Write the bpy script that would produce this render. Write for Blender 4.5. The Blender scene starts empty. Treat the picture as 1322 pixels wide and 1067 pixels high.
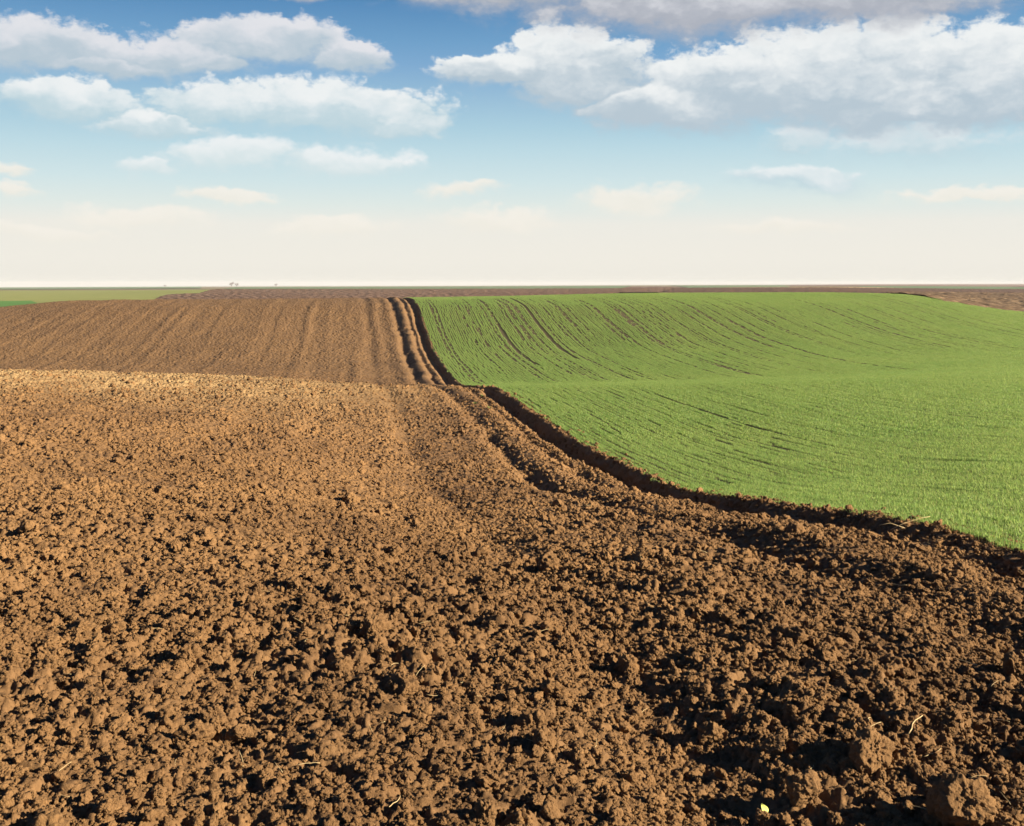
import bpy, math, random
import numpy as np

random.seed(7)
RNG = np.random.default_rng(7)
S = bpy.context.scene
COL = S.collection
R = math.radians

# ------------------------------------------------------------------ camera numbers
F, CX, EYE = 1417.0, 661.0, 365.5        # focal length, centre and eye level of the photograph, in its pixels
CAM_H = 1.7                              # metres above the soil at the photographer's feet
YAW = math.atan((CX - 450.0) / F)        # the drill rows and furrows run this far to the left of the view
CA, SA = math.cos(YAW), math.sin(YAW)
EDGE = 5.0                               # the wheat begins this many metres to the right of the row through the camera
SUN_AZ, SUN_EL = R(107), R(22)           # clockwise from the view direction, and height


def to_st(x, y):
    return x * CA + y * SA, -x * SA + y * CA


def from_st(s, t):
    return s * CA - t * SA, s * SA + t * CA


# ------------------------------------------------------------------ numeric helpers
def pchip(xs, ys, q):
    xs = np.asarray(xs, float); ys = np.asarray(ys, float)
    h = np.diff(xs)
    d = np.diff(ys, axis=0) / (h[:, None] if ys.ndim == 2 else h)
    hh = h[:, None] if ys.ndim == 2 else h
    m = np.zeros_like(ys)
    w1 = 2 * hh[1:] + hh[:-1]; w2 = hh[1:] + 2 * hh[:-1]
    with np.errstate(divide='ignore', invalid='ignore'):
        mid = (w1 + w2) / (w1 / d[:-1] + w2 / d[1:])
    m[1:-1] = np.where(d[:-1] * d[1:] > 0, mid, 0)
    m[0] = d[0]; m[-1] = d[-1]
    q = np.clip(q, xs[0], xs[-1])
    i = np.clip(np.searchsorted(xs, q, side='right') - 1, 0, len(xs) - 2)
    t = (q - xs[i]) / h[i]; hi = h[i]
    if ys.ndim == 2:
        t = t[:, None]; hi = hi[:, None]
    return ((2*t**3 - 3*t**2 + 1) * ys[i] + (t**3 - 2*t**2 + t) * hi * m[i]
            + (-2*t**3 + 3*t**2) * ys[i+1] + (t**3 - t**2) * hi * m[i+1])


def hash2(ix, iy, seed):
    h = (ix.astype(np.int64) * 374761393 + iy.astype(np.int64) * 668265263 + seed * 974634521) & 0xFFFFFFFF
    h = ((h ^ (h >> 13)) * 1274126177) & 0xFFFFFFFF
    h = ((h ^ (h >> 16)) * 2246822519) & 0xFFFFFFFF
    return ((h ^ (h >> 15)) & 0xFFFFFF).astype(np.float32) / float(0xFFFFFF)


def vnoise(x, y, seed=0):
    """smooth value noise, -1..1"""
    fx, fy = np.floor(x), np.floor(y)
    ix, iy = fx.astype(np.int64), fy.astype(np.int64)
    u = (x - fx).astype(np.float32); v = (y - fy).astype(np.float32)
    u = u*u*u*(u*(u*6-15)+10); v = v*v*v*(v*(v*6-15)+10)
    a = hash2(ix, iy, seed); b = hash2(ix+1, iy, seed); c = hash2(ix, iy+1, seed); d = hash2(ix+1, iy+1, seed)
    return 2 * ((a*(1-u)+b*u)*(1-v) + (c*(1-u)+d*u)*v) - 1


def fbm(x, y, octaves, seed=0):
    r = 0; a = 1.0; n = 0
    for k in range(octaves):
        r = r + a * vnoise(x * 2**k + 17.3*k, y * 2**k - 9.1*k, seed + k); n += a; a *= .5
    return r / n


def lumps(x, y, cell, seed, fill=1.0):
    """height of a bed of rounded clods one cell apart, 0..1"""
    gx, gy = x / cell, y / cell
    ix, iy = np.floor(gx).astype(np.int64), np.floor(gy).astype(np.int64)
    out = np.zeros_like(gx, dtype=np.float32)
    for dx in (-1, 0, 1):
        for dy in (-1, 0, 1):
            cx, cy = ix + dx, iy + dy
            px = cx + hash2(cx, cy, seed); py = cy + hash2(cx, cy, seed + 1)
            r = .35 + .55 * hash2(cx, cy, seed + 2) ** 1.5 * fill
            d2 = ((gx - px)**2 + (gy - py)**2) / (r*r)
            out = np.maximum(out, np.sqrt(np.maximum(0, 1 - d2)).astype(np.float32) * r.astype(np.float32))
    return out


# ------------------------------------------------------------------ the lie of the land
# profiles along directions out from the viewpoint: (distance, 'z' height) or (distance, photo row it shows at)
def zz(d, row):
    return CAM_H - (row - EYE) * d / F


NEAR = [(0, 0), (4, 0)]
PROFILES = {
    -150: NEAR + [(8, -.08), (13, -.33), (18, -.52), (26, -.75), (33, -.92), (36, -1.0), (42, -1.6), (50, -2.6), (58, -2.5),
                  (66, -1.75), (73, -1.2), (80, -.8), (86, zz(86, 404)), (94, -1.1), (105, zz(105, 406)), (118, zz(118, 400)),
                  (140, zz(140, 389.5)), (200, zz(200, 382)), (300, zz(300, 377.5)), (420, zz(420, 375.3)), (520, zz(520, 375)),
                  (800, zz(800, 373.6)), (1500, zz(1500, 372.2)), (3200, zz(3200, 371.2))],
    0: NEAR + [(8, -.1), (13, -.38), (18, -.6), (26, -.87), (33, -1.06), (36, zz(36, 478)), (42, -1.75), (50, -2.7), (58, -2.5),
               (66, -1.6), (73, -.95), (80, -.4), (86, zz(86, 397)), (94, -.5), (105, zz(105, 399)), (118, zz(118, 395)),
               (140, zz(140, 389)), (200, zz(200, 382)), (300, zz(300, 377.5)), (420, zz(420, 375.3)), (520, zz(520, 375)),
               (800, zz(800, 373.6)), (1500, zz(1500, 372)), (3200, zz(3200, 371))],
    100: NEAR + [(8, -.11), (13, -.42), (18, -.68), (26, -.96), (33, -1.14), (36, zz(36, 480.5)), (42, -1.8), (50, -2.7), (58, -2.5),
                 (66, -1.6), (73, -.8), (80, -.05), (88, zz(88, 388.5)), (96, .1), (110, zz(110, 390)), (125, zz(125, 389)),
                 (140, zz(140, 387.5)), (200, zz(200, 381.5)), (300, zz(300, 377)), (420, zz(420, 375)), (520, zz(520, 374.6)),
                 (800, zz(800, 373.2)), (1500, zz(1500, 371.6)), (3200, zz(3200, 370.6))],
    300: NEAR + [(8, -.14), (13, -.55), (18, -.95), (26, -1.25), (33, -1.36), (36, zz(36, 487.5)), (42, -2.0), (50, -2.75), (58, -2.45),
                 (66, -1.6), (73, -.7), (80, .1), (90, zz(90, 386.5)), (98, .2), (110, zz(110, 388)), (130, zz(130, 387)),
                 (150, zz(150, 384)), (190, zz(190, 379)), (225, zz(225, 374.6)), (260, zz(260, 374.2)), (320, zz(320, 375.5)),
                 (520, zz(520, 373.6)), (800, zz(800, 372)), (1500, zz(1500, 370.8)), (3200, zz(3200, 369.9))],
    600: NEAR + [(8, -.25), (13, -.95), (18, -1.5), (26, -1.75), (33, -1.8), (36, zz(36, 504)), (42, -2.25), (50, -2.8), (58, -2.55),
                 (64, -2.2), (72, -1.0), (79, .2), (86, .5), (92, zz(92, 384)), (100, .35), (112, zz(112, 386)), (130, zz(130, 384)),
                 (190, zz(190, 378.5)), (225, zz(225, 374.8)), (255, zz(255, 374)), (320, zz(320, 375)), (520, zz(520, 373)),
                 (800, zz(800, 371.3)), (1500, zz(1500, 370)), (3200, zz(3200, 369.1))],
    850: NEAR + [(8, -.25), (13, -.95), (18, -1.5), (26, -1.75), (33, -1.75), (36, zz(36, 501)), (42, -2.15), (50, -2.65), (58, -2.4),
                 (64, -2.1), (72, -.95), (79, .15), (86, .62), (94, zz(94, 379)), (102, .6), (115, zz(115, 380.5)), (140, zz(140, 379)),
                 (190, zz(190, 376)), (240, zz(240, 373.4)), (320, zz(320, 373.4)), (520, zz(520, 371.6)),
                 (800, zz(800, 370.2)), (1500, zz(1500, 369)), (3200, zz(3200, 368.1))],
    1050: NEAR + [(8, -.25), (13, -.9), (18, -1.4), (26, -1.6), (33, -1.62), (36, zz(36, 496)), (42, -2.0), (50, -2.4), (58, -2.25),
                  (66, -1.7), (74, -.75), (82, .2), (88, .6), (94, zz(94, 378.2)), (102, .6), (115, zz(115, 380)), (140, zz(140, 379)),
                  (190, zz(190, 376)), (240, zz(240, 372.6)), (320, zz(320, 373)), (520, zz(520, 370.8)),
                  (800, zz(800, 369.6)), (1500, zz(1500, 368.4)), (3200, zz(3200, 367.5))],
    1150: NEAR + [(8, -.24), (13, -.85), (18, -1.3), (26, -1.5), (33, -1.53), (36, zz(36, 493)), (42, -1.88), (50, -2.25), (58, -2.2),
                  (66, -1.75), (74, -1.0), (82, -.05), (88, .5), (93, zz(93, 380)), (102, .6), (115, zz(115, 381)), (150, zz(150, 379)),
                  (190, zz(190, 377.4)), (260, zz(260, 373.4)), (330, zz(330, 373.4)), (520, zz(520, 371.2)),
                  (800, zz(800, 369.4)), (1500, zz(1500, 368)), (3200, zz(3200, 367.1))],
    1322: NEAR + [(8, -.29), (13, -.69), (18, -1.0), (26, -1.28), (33, -1.35), (36, zz(36, 488)), (42, -1.7), (50, -2.05), (58, -2.05),
                  (66, -1.8), (74, -1.35), (80, -.95), (86, zz(86, 404.5)), (92, -.7), (110, zz(110, 396)), (130, zz(130, 388)),
                  (155, zz(155, 382)), (190, zz(190, 379.6)), (260, zz(260, 375.5)), (320, zz(320, 374.3)), (520, zz(520, 372)),
                  (800, zz(800, 370.2)), (1500, zz(1500, 368.2)), (3200, zz(3200, 366.8))],
    1560: NEAR + [(8, -.2), (13, -.5), (18, -.8), (26, -1.1), (33, -1.25), (36, -1.35), (42, -1.6), (50, -1.9), (58, -2.0),
                  (66, -1.9), (74, -1.7), (80, -1.5), (86, zz(86, 418)), (92, -1.5), (110, zz(110, 404)), (130, zz(130, 393)),
                  (155, zz(155, 385)), (190, zz(190, 381)), (260, zz(260, 376)), (320, zz(320, 374.6)), (520, zz(520, 372.3)),
                  (800, zz(800, 370.4)), (1500, zz(1500, 368.2)), (3200, zz(3200, 366.6))],
}
ROWS = np.concatenate([np.arange(0, 130, .25), np.geomspace(130, 3200, 500)])
COLS = np.arange(-150, 1561, 5.0)
_keys = sorted(PROFILES)
_tab = np.stack([pchip([a for a, b in PROFILES[k]], [b for a, b in PROFILES[k]], ROWS) for k in _keys])
ZT = pchip(_keys, _tab, COLS).astype(np.float32)           # heights over (direction, distance)
for _ in range(3):                                          # settle the interpolation into smooth ground
    ZT[1:-1] = .25*ZT[:-2] + .5*ZT[1:-1] + .25*ZT[2:]


def ground(x, y):
    """height of the smooth land"""
    x = np.asarray(x, float); y = np.asarray(y, float)
    yy = np.maximum(y, .05)
    c = np.clip((CX + F * x / yy - COLS[0]) / 5.0, 0, len(COLS) - 1.001)
    r = np.interp(yy, ROWS, np.arange(len(ROWS)))
    r = np.clip(r, 0, len(ROWS) - 1.001)
    ci, ri = c.astype(int), r.astype(int)
    a, b = c - ci, r - ri
    return ((ZT[ci, ri]*(1-a) + ZT[ci+1, ri]*a)*(1-b) + (ZT[ci, ri+1]*(1-a) + ZT[ci+1, ri+1]*a)*b)


def sm(a, b, x):
    t = np.clip((x - a) / (b - a), 0, 1)
    return t*t*(3-2*t)


def furrow_shape(s, t):
    """wheel tracks, and the open furrow along the wheat, as a height to add"""
    w = .10 * vnoise(t*.35, t*0+3.1, 5) + .05 * vnoise(t*1.3, t*0+8.1, 6)
    u = s + w
    k = .8 + .35 * vnoise(t*.5, t*0 + 1.7, 8)
    z = -(.125 + .02*sm(42, 55, t)) * k * np.exp(-((u - 3.15)/.2)**2) * (.5 + .5 * sm(9, 15, t))
    z = z + (.055 + .04*sm(42, 55, t)) * np.exp(-((u - 3.62)/.22)**2)
    z = z - (.07 + .04*sm(42, 55, t)) * np.exp(-((u - 4.0)/.14)**2) * sm(10, 20, t)
    z = z + .03 * np.exp(-((u - 2.7)/.22)**2)
    z = z - .06 * np.exp(-((u - 1.2)/.3)**2) * k
    e = s + .06 * vnoise(t*.8, t*0+2.2, 9) + .03 * vnoise(t*3.1, t*0+4.2, 10)
    fo = sm(9, 15, t)
    deep = .13 + .15 * fo
    w1 = 5.12 - .22 * fo; w0 = 4.46 + .24 * fo
    z = z - .13 * (1 - fo) * np.exp(-((e - 4.42)/.10)**2)
    bank = np.clip((e - w0) / (w1 - w0), 0, 1); bank = bank*bank*(3 - 2*bank)
    z = z - deep * sm(4.2, 4.55, e) * (1 - bank)
    z = z + .02 * np.exp(-((e - 4.93)/.08)**2)
    return z


def soil_relief(x, y, d):
    """clods and crumbs of the ploughed land as a height to add"""
    s, t = to_st(x, y)
    wx = x + .03*vnoise(x*9, y*9, 31) + .012*vnoise(x*31, y*31, 33)
    wy = y + .03*vnoise(x*9+50, y*9, 32) + .012*vnoise(x*31+50, y*31, 34)
    z = .035 * fbm(s*1.1, t*.35, 3, 11)
    z = z + (.018 + .008*sm(40, 60, d)) * vnoise(s*2.3 + .35*vnoise(t*.2, s*.1, 3), t*.04, 12) + .012 * vnoise(s*.45, t*.02, 13)
    patch = .55 + .7 * sm(-.5, .6, vnoise(x*.9, y*.9, 14) + .6*vnoise(x*3.1, y*3.1, 15))
    # soil pressed smooth between the wheel tracks
    patch = patch * (1 - .5 * np.exp(-((s - 3.62)/.26)**2) - .35 * np.exp(-((s - 1.2)/.35)**2))
    near = 1 - sm(45, 70, d)
    z = z + lumps(wx + 3, wy + 9, .13, 45) * .045 * sm(48, 62, d)
    z = z + lumps(wx, wy, .26, 40, .8) * .022 * patch
    z = z + lumps(wx + 7, wy + 3, .10, 50) * (.028 + .018*(1 - sm(7, 12, d)) + .016*sm(13, 20, d)) * patch * (.7 + .3*near)
    m = d < 60
    q = np.zeros_like(z)
    rough = patch[m]
    q[m] = lumps(wx[m], wy[m], .054, 60) * (.034 + .012*sm(12, 20, d[m])) * (1 - sm(36, 60, d[m])) * rough
    m = d < 16
    q[m] += lumps(wx[m] + 3, wy[m], .03, 70) * .020 * (1 - sm(10, 16, d[m]))
    m = d < 8
    q[m] += lumps(wx[m] + 5, wy[m], .014, 80) * .011 * (1 - sm(5.5, 8, d[m]))
    return z + q - .05


# ------------------------------------------------------------------ mesh helpers
def grid_mesh(name, X, Y, Z, mat, attrs=None):
    n, m = X.shape
    co = np.stack([X, Y, Z], -1).reshape(-1, 3).astype(np.float32)
    i = np.arange(n*m).reshape(n, m)
    f = np.stack([i[:-1, :-1], i[:-1, 1:], i[1:, 1:], i[1:, :-1]], -1).reshape(-1, 4).astype(np.int32)
    me = bpy.data.meshes.new(name)
    me.vertices.add(len(co)); me.vertices.foreach_set('co', co.ravel())
    me.loops.add(f.size); me.loops.foreach_set('vertex_index', f.ravel())
    me.polygons.add(len(f)); me.polygons.foreach_set('loop_start', np.arange(0, f.size, 4, dtype=np.int32))
    me.update(calc_edges=True)
    me.polygons.foreach_set('use_smooth', np.ones(len(f), bool))
    me.materials.append(mat)
    o = bpy.data.objects.new(name, me)
    COL.objects.link(o)
    return o


def raw_mesh(name, V, faces, mat, smooth=True):
    me = bpy.data.meshes.new(name)
    me.from_pydata([tuple(map(float, v)) for v in V], [], [tuple(map(int, f)) for f in faces])
    if smooth:
        me.polygons.foreach_set('use_smooth', np.ones(len(me.polygons), bool))
    me.materials.append(mat)
    me.update()
    return me


def tag(o, label=None, cat=None, group=None, kind=None):
    if label: o['label'] = label
    if cat: o['category'] = cat
    if group: o['group'] = group
    if kind: o['kind'] = kind
    return o


# ------------------------------------------------------------------ materials
class NT:
    def __init__(s, nt):
        s.nt = nt

    def n(s, kind, **kw):
        nd = s.nt.nodes.new(kind)
        for k, v in kw.items():
            if k == 'ins':
                for a, b in v.items():
                    if isinstance(b, bpy.types.NodeSocket): s.nt.links.new(b, nd.inputs[a])
                    else: nd.inputs[a].default_value = b
            else:
                setattr(nd, k, v)
        return nd

    def m(s, op, a, b=0.0, c=0.0, clamp=False):
        return s.n('ShaderNodeMath', operation=op, use_clamp=clamp, ins={0: a, 1: b, 2: c}).outputs[0]

    def vm(s, op, a, b=(0, 0, 0), c=(0, 0, 0)):
        nd = s.n('ShaderNodeVectorMath', operation=op, ins={0: a, 1: b})
        if op == 'MULTIPLY_ADD':
            if isinstance(c, bpy.types.NodeSocket): s.nt.links.new(c, nd.inputs[2])
            else: nd.inputs[2].default_value = c
        return nd.outputs[1] if op in ('LENGTH', 'DOT_PRODUCT') else nd.outputs[0]

    def mix(s, f, a, b):
        nd = s.n('ShaderNodeMix', data_type='RGBA')
        for k, v in ((0, f), (6, a), (7, b)):
            if isinstance(v, bpy.types.NodeSocket): s.nt.links.new(v, nd.inputs[k])
            else: nd.inputs[k].default_value = v if k == 0 else (*v[:3], 1)
        return nd.outputs[2]

    def noise(s, vec, scale, detail=4, rough=.55, out=0, **kw):
        return s.n('ShaderNodeTexNoise', ins={'Vector': vec, 'Scale': scale, 'Detail': detail, 'Roughness': rough, **kw}).outputs[out]

    def rng(s, v, a, b, c=0.0, d=1.0, smooth=False):
        return s.n('ShaderNodeMapRange', interpolation_type='SMOOTHSTEP' if smooth else 'LINEAR',
                   ins={0: v, 1: a, 2: b, 3: c, 4: d}).outputs[0]


def new_mat(name):
    m = bpy.data.materials.new(name); m.use_nodes = True
    t = NT(m.node_tree)
    b = m.node_tree.nodes['Principled BSDF']
    b.inputs['Roughness'].default_value = .95
    b.inputs['Specular IOR Level'].default_value = .15
    return m, t, b


def soil_material(name, dry, damp, fine=1.0, crest=None, bump=.006):
    m, t, b = new_mat(name)
    pos = t.n('ShaderNodeNewGeometry').outputs['Position']
    big = t.noise(pos, .35, 4)
    mid = t.noise(pos, 7.0 * fine, 5, .65)
    tiny = t.noise(pos, 60.0 * fine, 3, .6)
    f = t.m('ADD', t.m('SUBTRACT', t.m('MULTIPLY', big, 1.2), .2), t.m('MULTIPLY', mid, 1.0))
    mp = t.n('ShaderNodeMapping', vector_type='TEXTURE', ins={'Vector': pos, 'Rotation': (0, 0, YAW)}).outputs[0]
    bands = t.noise(t.vm('MULTIPLY', mp, (1, .05, 1)), .9, 3, .6)      # strips left by each pass of the plough
    f = t.m('ADD', f, t.m('MULTIPLY', t.m('SUBTRACT', bands, .5), .9))
    col = t.mix(t.rng(f, .55, 1.25), damp, dry)
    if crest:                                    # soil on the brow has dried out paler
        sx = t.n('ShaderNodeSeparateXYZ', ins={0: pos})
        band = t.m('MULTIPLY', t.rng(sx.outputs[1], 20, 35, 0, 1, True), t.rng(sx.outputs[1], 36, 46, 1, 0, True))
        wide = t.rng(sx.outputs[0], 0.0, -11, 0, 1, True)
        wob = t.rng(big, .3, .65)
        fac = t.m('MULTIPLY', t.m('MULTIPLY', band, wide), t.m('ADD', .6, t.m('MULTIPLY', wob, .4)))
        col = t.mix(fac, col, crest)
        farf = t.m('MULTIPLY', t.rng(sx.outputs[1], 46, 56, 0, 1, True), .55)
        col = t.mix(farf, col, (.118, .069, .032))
    spk = t.rng(tiny, .3, .75, .78, 1.18)
    col = t.vm('MULTIPLY', col, t.n('ShaderNodeCombineXYZ', ins={0: spk, 1: spk, 2: spk}).outputs[0])
    t.nt.links.new(col, b.inputs['Base Color'])
    h = t.m('ADD', t.noise(pos, 55 * fine, 6, .7), t.m('MULTIPLY', t.noise(pos, 220 * fine, 3, .7), .35))
    bp = t.n('ShaderNodeBump', ins={'Strength': 1.0, 'Distance': bump, 'Height': h})
    t.nt.links.new(bp.outputs[0], b.inputs['Normal'])
    return m


DRY = (.190, .107, .045)
DAMP = (.105, .058, .026)
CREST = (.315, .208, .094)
M_SOIL = soil_material('ploughed_soil', DRY, DAMP, 1.0, CREST)
M_CLOD = soil_material('soil_clod', (.224, .126, .052), (.122, .067, .029), bump=.011)
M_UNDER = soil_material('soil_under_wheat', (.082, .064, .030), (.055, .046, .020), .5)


def field_material(name, a, b_, scale, stretch=(1, 1, 1), rot=0.0, bump=.15, speck=None):
    m, t, b = new_mat(name)
    pos = t.n('ShaderNodeNewGeometry').outputs['Position']
    mp = t.n('ShaderNodeMapping', ins={'Vector': pos, 'Rotation': (0, 0, rot), 'Scale': stretch}).outputs[0]
    n1 = t.noise(mp, scale, 5, .65)
    n2 = t.noise(pos, scale*.06, 3)
    f = t.m('ADD', t.m('MULTIPLY', n1, .7), t.m('MULTIPLY', n2, .3))
    col = t.mix(t.rng(f, .36, .64), a, b_)
    if speck:
        n3 = t.noise(mp, scale*3, 4, .7)
        col = t.mix(t.rng(n3, .52, .66), col, speck)
    t.nt.links.new(col, b.inputs['Base Color'])
    bp = t.n('ShaderNodeBump', ins={'Strength': .8, 'Distance': bump, 'Height': n1})
    t.nt.links.new(bp.outputs[0], b.inputs['Normal'])
    return m


# ------------------------------------------------------------------ near fields
ORIGIN = -2.0


def rows_geometric(y0, y1, step):
    return np.exp(np.arange(math.log(y0 - ORIGIN), math.log(y1 - ORIGIN), step)) + ORIGIN


def edge_x(y):
    """x of the field edge at depth y: the line s = EDGE"""
    return (EDGE - y * SA) / CA


def build_ploughed():
    y = rows_geometric(.9, 101, 1/700)
    xl = -.60 * (y - ORIGIN)
    xr = np.minimum(edge_x(y), .62 * (y - ORIGIN) + .2)
    q = np.linspace(0, 1, 1150)
    X = xl[:, None] + (xr - xl)[:, None] * q[None]
    Y = np.repeat(y[:, None], len(q), 1)
    s, t = to_st(X, Y)
    d = np.hypot(X, Y)
    Z = ground(X, Y) + furrow_shape(s, t) + soil_relief(X, Y, d)
    # the cut bank has crumbled unevenly
    w = sm(4.3, 4.6, s) * (1 - sm(4.86, 4.985, s))
    t2 = t + .1*vnoise(s*9, t*3, 95)
    X = X + w * (.05*vnoise(t2*3.2, Z*12 + s*4, 96) + .035*vnoise(t2*9, Z*22 + s*11, 97) - .03*lumps(t2, Z*2 + s, .11, 98)).astype(float)
    o = grid_mesh('ploughed_field', X, Y, Z, M_SOIL)
    tag(o, 'ploughed brown field with clods and wheel tracks beside the green wheat', 'field', kind='structure')


BARE = []      # (s, half width, t0, t1): drill misses and ruts where soil shows through the wheat


def build_wheat_ground():
    y = rows_geometric(3.6, 101, 1/260)
    xl = edge_x(y)
    xr = np.maximum(.60 * (y - ORIGIN), xl + .3)
    q = np.linspace(0, 1, 420)
    X = xl[:, None] + (xr - xl)[:, None] * q[None]
    Y = np.repeat(y[:, None], len(q), 1)
    s, t = to_st(X, Y)
    Z = ground(X, Y) + furrow_shape(s, t) * (1 - sm(5.0, 5.25, s)) + .01 * fbm(s*4, t*2, 3, 21) - .022
    Z = Z + lumps(X, Y, .11, 90) * .02
    for (s0, hw, t0, t1) in BARE:
        Z = Z - (.03 if hw >= .1 else .02) * np.exp(-((s - s0)/(hw*1.1))**2) * sm(t0-1, t0+1, t) * (1 - sm(t1-1, t1+1, t))
    # the side facing the furrow keeps the height of the ploughed edge
    e = np.abs(s - EDGE) < .02
    Z[e] = (ground(X, Y) + furrow_shape(s, t) + soil_relief(X, Y, np.hypot(X, Y)))[e]
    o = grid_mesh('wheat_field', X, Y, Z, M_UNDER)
    tag(o, 'soil of the young wheat field, showing in thin dark rows', 'field', kind='structure')


# ------------------------------------------------------------------ instancing on points
def scatter(name, P, ROT, SC, IDX, variants):
    """one object whose points carry a mesh each"""
    me = bpy.data.meshes.new(name + '_points')
    me.vertices.add(len(P)); me.vertices.foreach_set('co', np.asarray(P, np.float32).ravel())
    for nm, tp, dat, key in (('rot', 'FLOAT_VECTOR', ROT, 'vector'), ('scl', 'FLOAT_VECTOR', SC, 'vector'), ('pick', 'INT', IDX, 'value')):
        at = me.attributes.new(nm, tp, 'POINT')
        at.data.foreach_set(key, np.asarray(dat, np.int32 if tp == 'INT' else np.float32).ravel())
    o = bpy.data.objects.new(name, me); COL.objects.link(o)
    src = bpy.data.collections.new(name + '_kinds')
    for k, v in enumerate(variants):
        src.objects.link(bpy.data.objects.new(f'{name}_kind_{k:02d}', v))
    ng = bpy.data.node_groups.new(name + '_scatter', 'GeometryNodeTree')
    ng.interface.new_socket('Geometry', in_out='INPUT', socket_type='NodeSocketGeometry')
    ng.interface.new_socket('Geometry', in_out='OUTPUT', socket_type='NodeSocketGeometry')
    N, L = ng.nodes, ng.links
    gi, go = N.new('NodeGroupInput'), N.new('NodeGroupOutput')
    ci = N.new('GeometryNodeCollectionInfo'); ci.inputs[0].default_value = src
    ci.inputs['Separate Children'].default_value = True
    ip = N.new('GeometryNodeInstanceOnPoints'); ip.inputs['Pick Instance'].default_value = True

    def attr(nm, tp):
        a = N.new('GeometryNodeInputNamedAttribute'); a.data_type = tp; a.inputs[0].default_value = nm
        return a.outputs[0]
    e2r = N.new('FunctionNodeEulerToRotation')
    L.new(attr('rot', 'FLOAT_VECTOR'), e2r.inputs[0])
    L.new(gi.outputs[0], ip.inputs['Points']); L.new(ci.outputs[0], ip.inputs['Instance'])
    L.new(attr('pick', 'INT'), ip.inputs['Instance Index'])
    L.new(e2r.outputs[0], ip.inputs['Rotation']); L.new(attr('scl', 'FLOAT_VECTOR'), ip.inputs['Scale'])
    L.new(ip.outputs[0], go.inputs[0])
    md = o.modifiers.new('scatter', 'NODES'); md.node_group = ng
    return o


# ------------------------------------------------------------------ clods
def icosphere(level):
    import bmesh
    bm = bmesh.new(); bmesh.ops.create_icosphere(bm, subdivisions=level, radius=1.0)
    V = np.array([v.co[:] for v in bm.verts]); Fc = np.array([[v.index for v in f.verts] for f in bm.faces])
    bm.free()
    return V, Fc


def noise3(p, seed):
    """value noise in three dimensions, -1..1"""
    f = np.floor(p); i = f.astype(np.int64); u = p - f; u = u*u*(3-2*u)
    r = 0
    for dx in (0, 1):
        for dy in (0, 1):
            for dz in (0, 1):
                h = hash2(i[:, 0]+dx + 57*(i[:, 2]+dz), i[:, 1]+dy + 131*(i[:, 2]+dz), seed)
                w = (u[:, 0] if dx else 1-u[:, 0]) * (u[:, 1] if dy else 1-u[:, 1]) * (u[:, 2] if dz else 1-u[:, 2])
                r = r + h*w
    return 2*r - 1


def clod_mesh(name, level, seed, mat):
    rg = np.random.default_rng(seed)
    V, Fc = icosphere(level)
    V = V.copy()
    # break the ball along random flat faces
    r = np.ones(len(V))
    for k in range(rg.integers(6, 11)):
        n = rg.normal(size=3); n /= np.linalg.norm(n)
        h = rg.uniform(.45, .85)
        dn = V @ n
        with np.errstate(divide='ignore'):
            lim = np.where(dn > 1e-3, h / np.maximum(dn, 1e-3), 9)
        r = np.minimum(r, lim)
    P = V * r[:, None]
    # crumbs stuck to it, then a rough skin
    n = V
    for k in range(26):
        c = rg.normal(size=3); c /= np.linalg.norm(c)
        rad = rg.uniform(.12, .34)
        d = np.linalg.norm(V - c, axis=1) / rad
        P = P + n * (np.sqrt(np.maximum(0, 1 - d*d)) * rad * rg.uniform(.05, .45))[:, None]
    a = .20 if level < 6 else .11
    for k in range(2, 2 + level):
        P = P + n * (a * noise3(V * (2.0**k) * .9 + seed*3.7, seed + k))[:, None]
        a *= .62 if k < 4 else .45
    P *= np.array([1, rg.uniform(.7, 1), rg.uniform(.6, .9)])
    P /= np.abs(P).max()
    return raw_mesh(name, P, Fc, mat, True)


def soil_top(x, y):
    x = np.asarray(x, float); y = np.asarray(y, float)
    s, t = to_st(x, y)
    return ground(x, y) + furrow_shape(s, t) + soil_relief(x, y, np.hypot(x, y))


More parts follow.
